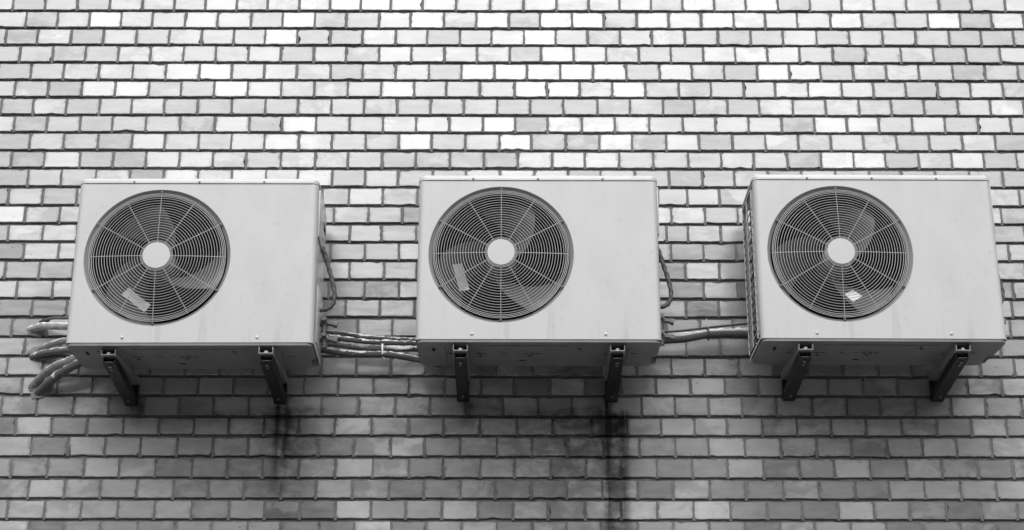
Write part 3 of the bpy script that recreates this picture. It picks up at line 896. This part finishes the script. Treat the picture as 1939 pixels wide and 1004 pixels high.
BR = [  # unit index, side, label
    (0, -1, 'steel bracket nearest the grey pipes, under the left end of the leftmost unit'),
    (0, 1, 'steel bracket under the leftmost unit, with thin dark streaks on the bricks below it'),
    (1, -1, 'steel bracket under the left half of the middle unit, seen nearly straight on'),
    (1, 1, 'steel bracket right above the broad black water streak on the wall'),
    (2, -1, 'steel bracket under the rightmost unit, next to its lattice side'),
    (2, 1, 'steel bracket farthest from the grey pipes, under the right end of the rightmost unit'),
]
b0 = make_bracket()
for k, (ui, sx, lab) in enumerate(BR):
    b = b0 if k == 0 else copy_tree(b0)
    (x, z, ro, ya) = UNITS[ui][0]
    lx = sx * .267
    b.location = (x + UW / 2 + lx * math.cos(ro), 0, z - lx * math.sin(ro) - .0138)
    tag(b, lab, 'bracket', 'wall brackets under the air conditioners')

# ------------------------------------------------------------------ pipes on the wall
def pipe(name, pts, r, mat, label, cat='pipe', group=None, lump=0.0, n=12, seed=0):
    bm = bmesh.new()
    P = catmull(pts, n)
    tube(bm, P, lambda i, m, a: r * (1 + 1.5 * lump * mnoise.noise(Vector((i * .35 + seed * 9, math.cos(a), math.sin(a)))) + lump * .5 * mnoise.noise(Vector((i * .9 + seed, math.cos(a) * 2, math.sin(a) * 2)))), 14)
    bmesh.ops.recalc_face_normals(bm, faces=bm.faces[:])
    me = bpy.data.meshes.new(name)
    bm.normal_update()
    bm.to_mesh(me)
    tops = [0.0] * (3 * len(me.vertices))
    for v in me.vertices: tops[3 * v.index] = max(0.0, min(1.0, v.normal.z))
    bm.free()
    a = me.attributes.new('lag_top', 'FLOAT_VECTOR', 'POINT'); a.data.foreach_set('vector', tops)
    o = link_mesh(name, me, mat, None, True, 60)
    tag(o, label, cat, group)
    return o

def flakes(owner, pts, r, seed, cnt, mat, size=.010, spread=.5):
    """torn scraps of lagging standing off the pipe's upper side (part of that pipe)"""
    rnd = random.Random(seed)
    P = catmull(pts, 14)
    bm = bmesh.new()
    for _ in range(cnt):
        p = P[rnd.randrange(2, len(P) - 2)]
        a = rnd.uniform(-spread, spread)
        c = p + Vector((0, -math.sin(a) * r, math.cos(a) * r))
        s = size * rnd.uniform(.4, 1.2)
        g = bmesh.ops.create_icosphere(bm, subdivisions=2, radius=1)
        sc = Vector((s * rnd.uniform(.7, 2.0), s * .5, s * rnd.uniform(.25, .55)))
        for v in g['verts']:
            d = 1 + .5 * mnoise.noise(v.co * 1.7 + Vector((rnd.random(), seed, 0)) * 0 + c * 30)
            v.co = c + Vector((v.co.x * sc.x, v.co.y * sc.y, v.co.z * sc.z)) * d
    tag(mesh_obj('torn_lagging', bm, mat, owner, False), kind='stuff')

GM = 'lagged pipes between the leftmost and middle units'
pts = [(-.76, -.07, 3.330), (-.674, -.06, 3.330), (-.579, -.06, 3.319), (-.544, -.06, 3.310), (-.454, -.06, 3.304), (-.379, -.06, 3.301), (-.27, -.06, 3.301)]
o = pipe('lagged_pipe', pts, .0066, M['lag'], 'topmost thin grey pipe between the leftmost and middle units, its lagging flaking white', 'pipe', GM, .18, seed=1)
flakes(o, pts[2:6], .006, 5, 26, M['foam'], .008)
pts = [(-.70, -.10, 3.302), (-.637, -.09, 3.296), (-.554, -.09, 3.285), (-.451, -.09, 3.278), (-.340, -.09, 3.277), (-.27, -.09, 3.277)]
o = pipe('lagged_pipe', pts, .0090, M['lag_dark'], 'second pipe down between the leftmost and middle units, dark with a pale ragged top', 'pipe', GM, .14, seed=2)
flakes(o, pts[1:5], .0088, 6, 20, M['foam'], .008)
pts = [(-.72, -.09, 3.280), (-.676, -.08, 3.278), (-.638, -.08, 3.275), (-.555, -.08, 3.264), (-.451, -.08, 3.258), (-.379, -.08, 3.258), (-.27, -.08, 3.260)]
o = pipe('lagged_pipe', pts, .0100, M['lag'], 'third pipe between the leftmost and middle units, breaking into white foam at its right end', 'pipe', GM, .12, seed=3)
flakes(o, [(-.45, -.087, 3.256), (-.41, -.09, 3.250), (-.36, -.087, 3.254), (-.31, -.085, 3.256)], .009, 8, 46, M['foam'], .013, 1.3)
pts = [(-.74, -.11, 3.255), (-.678, -.11, 3.244), (-.633, -.11, 3.237), (-.55, -.11, 3.230), (-.448, -.11, 3.228), (-.385, -.11, 3.219), (-.328, -.11, 3.208), (-.25, -.10, 3.192)]
o = pipe('lagged_pipe', pts, .0110, M['lag_dark'], 'lowest and thickest pipe between the leftmost and middle units, sagging under the middle one', 'pipe', GM, .08, seed=4)
flakes(o, pts[3:7], .0105, 9, 16, M['foam'], .007)
# black band strapping the middle bundle
def band(x, y0, y1, z0, z1, label, mat, hw_=.0035):
    bm = bmesh.new()
    cy, cz, ry, rz = (y0 + y1) / 2, (z0 + z1) / 2, abs(y1 - y0) / 2, (z1 - z0) / 2
    ring = []
    for k in range(28):
        a = 2 * math.pi * k / 28
        e = (abs(math.cos(a)) ** 2.6 + abs(math.sin(a)) ** 2.6) ** (-1 / 2.6)
        ring.append((cy + ry * e * math.cos(a), cz + rz * e * math.sin(a)))
    V = []
    for (dx, f) in ((-hw_, 1), (hw_, 1), (hw_, .93), (-hw_, .93)):
        V.append([bm.verts.new((x + dx + (z - cz) * -.06, cy + (y - cy) * f, cz + (z - cz) * f)) for y, z in ring])
    for q in range(4):
        A, B = V[q], V[(q + 1) % 4]
        for k in range(28): bm.faces.new((A[k], A[(k + 1) % 28], B[(k + 1) % 28], B[k]))
    return mesh_obj('cable_tie', bm, mat, None, True, 40)
o = band(-.4535, -.048, -.088, 3.266, 3.313, '', M['black'])
tag(o, 'dark strap binding the two upper pipes left of the middle unit', 'cable tie')
o = band(-.462, -.066, -.124, 3.214, 3.271, '', M['tie'], .0028)
tag(o, 'white strap binding the two lower pipes left of the middle unit', 'cable tie')

GRT = 'pipes between the middle and rightmost units'
pts = [(.47, -.11, 3.276), (.538, -.10, 3.284), (.627, -.10, 3.292), (.703, -.10, 3.306), (.778, -.10, 3.310), (.93, -.10, 3.310)]
pipe('lagged_pipe', pts, .0125, M['lag_dark2'], 'thick black lagged pipe running from the middle unit to the rightmost one', 'pipe', GRT, .04, seed=5)
pts = [(.47, -.09, 3.296), (.546, -.085, 3.303), (.63, -.085, 3.309), (.706, -.085, 3.322), (.781, -.085, 3.327), (.93, -.085, 3.328)]
o = pipe('lagged_pipe', pts, .0085, M['lag_white'], 'pipe with torn white lagging resting along the thick black pipe', 'pipe', GRT, .12, seed=6)
flakes(o, pts[1:3] + [pts[2]] + pts[3:6], .008, 12, 14, M['foam'], .008)
pts = [(.48, -.07, 3.320), (.542, -.07, 3.326), (.632, -.07, 3.334), (.708, -.07, 3.344), (.857, -.07, 3.360), (.93, -.07, 3.366)]
pipe('power_cable', pts, .0042, M['black'], 'thin black cable above the pipes between the middle and rightmost units', 'cable', None, .03, seed=7)
o = band(.7065, -.066, -.116, 3.291, 3.337, '', M['black'], .0028)
tag(o, 'cable tie round the black and white pipes, its pale tail sticking up', 'cable tie')
bm = bmesh.new()
tube(bm, catmull([(.7065, -.108, 3.333), (.7035, -.113, 3.345), (.6995, -.116, 3.362)], 6), .0019, 6)
mesh_obj('tie_tail', bm, M['tie'], o)

# left group, coming out of the wall in three places
GL = 'pipes entering the wall left of the leftmost unit'
pts = [(-1.735, .01, 3.385), (-1.720, -.012, 3.387), (-1.670, -.05, 3.383), (-1.622, -.06, 3.380), (-1.50, -.07, 3.378)]
pipe('lagged_pipe', pts, .0052, M['hose'], 'thin dark pipe topmost of those entering the wall left of the leftmost unit', 'pipe', GL, .06, seed=8)
pts = [(-1.775, .012, 3.356), (-1.752, -.006, 3.358), (-1.712, -.036, 3.357), (-1.665, -.06, 3.349), (-1.616, -.07, 3.346), (-1.45, -.08, 3.345)]
o = pipe('lagged_pipe', pts, .0135, M['lag_white2'], 'white wrapped pipe entering the wall highest at the left edge', 'pipe', GL, .14, seed=9)
pts = [(-1.740, .012, 3.272), (-1.722, -.004, 3.277), (-1.675, -.04, 3.284), (-1.610, -.07, 3.291), (-1.45, -.09, 3.30)]
o = pipe('lagged_pipe', pts, .0118, M['lag_pale'], 'pale upper pipe of the middle pair entering the wall at the left', 'pipe', GL, .10, seed=10)
pts = [(-1.752, .012, 3.247), (-1.739, -.004, 3.251), (-1.701, -.03, 3.255), (-1.654, -.06, 3.252), (-1.581, -.09, 3.250), (-1.45, -.10, 3.25)]
pipe('lagged_pipe', pts, .0125, M['lag'], 'grey lower pipe of the middle pair entering the wall at the left', 'pipe', GL, .08, seed=11)
pts = [(-1.735, .012, 3.237), (-1.718, -.006, 3.239), (-1.689, -.02, 3.239), (-1.627, -.045, 3.241), (-1.50, -.06, 3.243)]
pipe('drain_hose', pts, .0072, M['hose'], 'small dark hose tucked under the middle pair of pipes at the left', 'hose', GL, .05, seed=12)
pts = [(-1.742, .012, 3.132), (-1.727, -.004, 3.147), (-1.686, -.035, 3.177), (-1.636, -.065, 3.199), (-1.599, -.08, 3.207), (-1.561, -.09, 3.220), (-1.45, -.10, 3.25)]
o = pipe('lagged_pipe', pts, .0145, M['lag_pale'], 'pale thick pipe rising from the lowest cement patch at the left, upper of two', 'pipe', GL, .12, seed=13)
pts = [(-1.722, .012, 3.108), (-1.705, -.004, 3.121), (-1.660, -.045, 3.144), (-1.610, -.08, 3.168), (-1.550, -.105, 3.193), (-1.45, -.115, 3.235)]
pipe('lagged_pipe', pts, .0155, M['lag'], 'thick grey pipe rising from the lowest cement patch at the left, lower of two', 'pipe', GL, .05, seed=14)
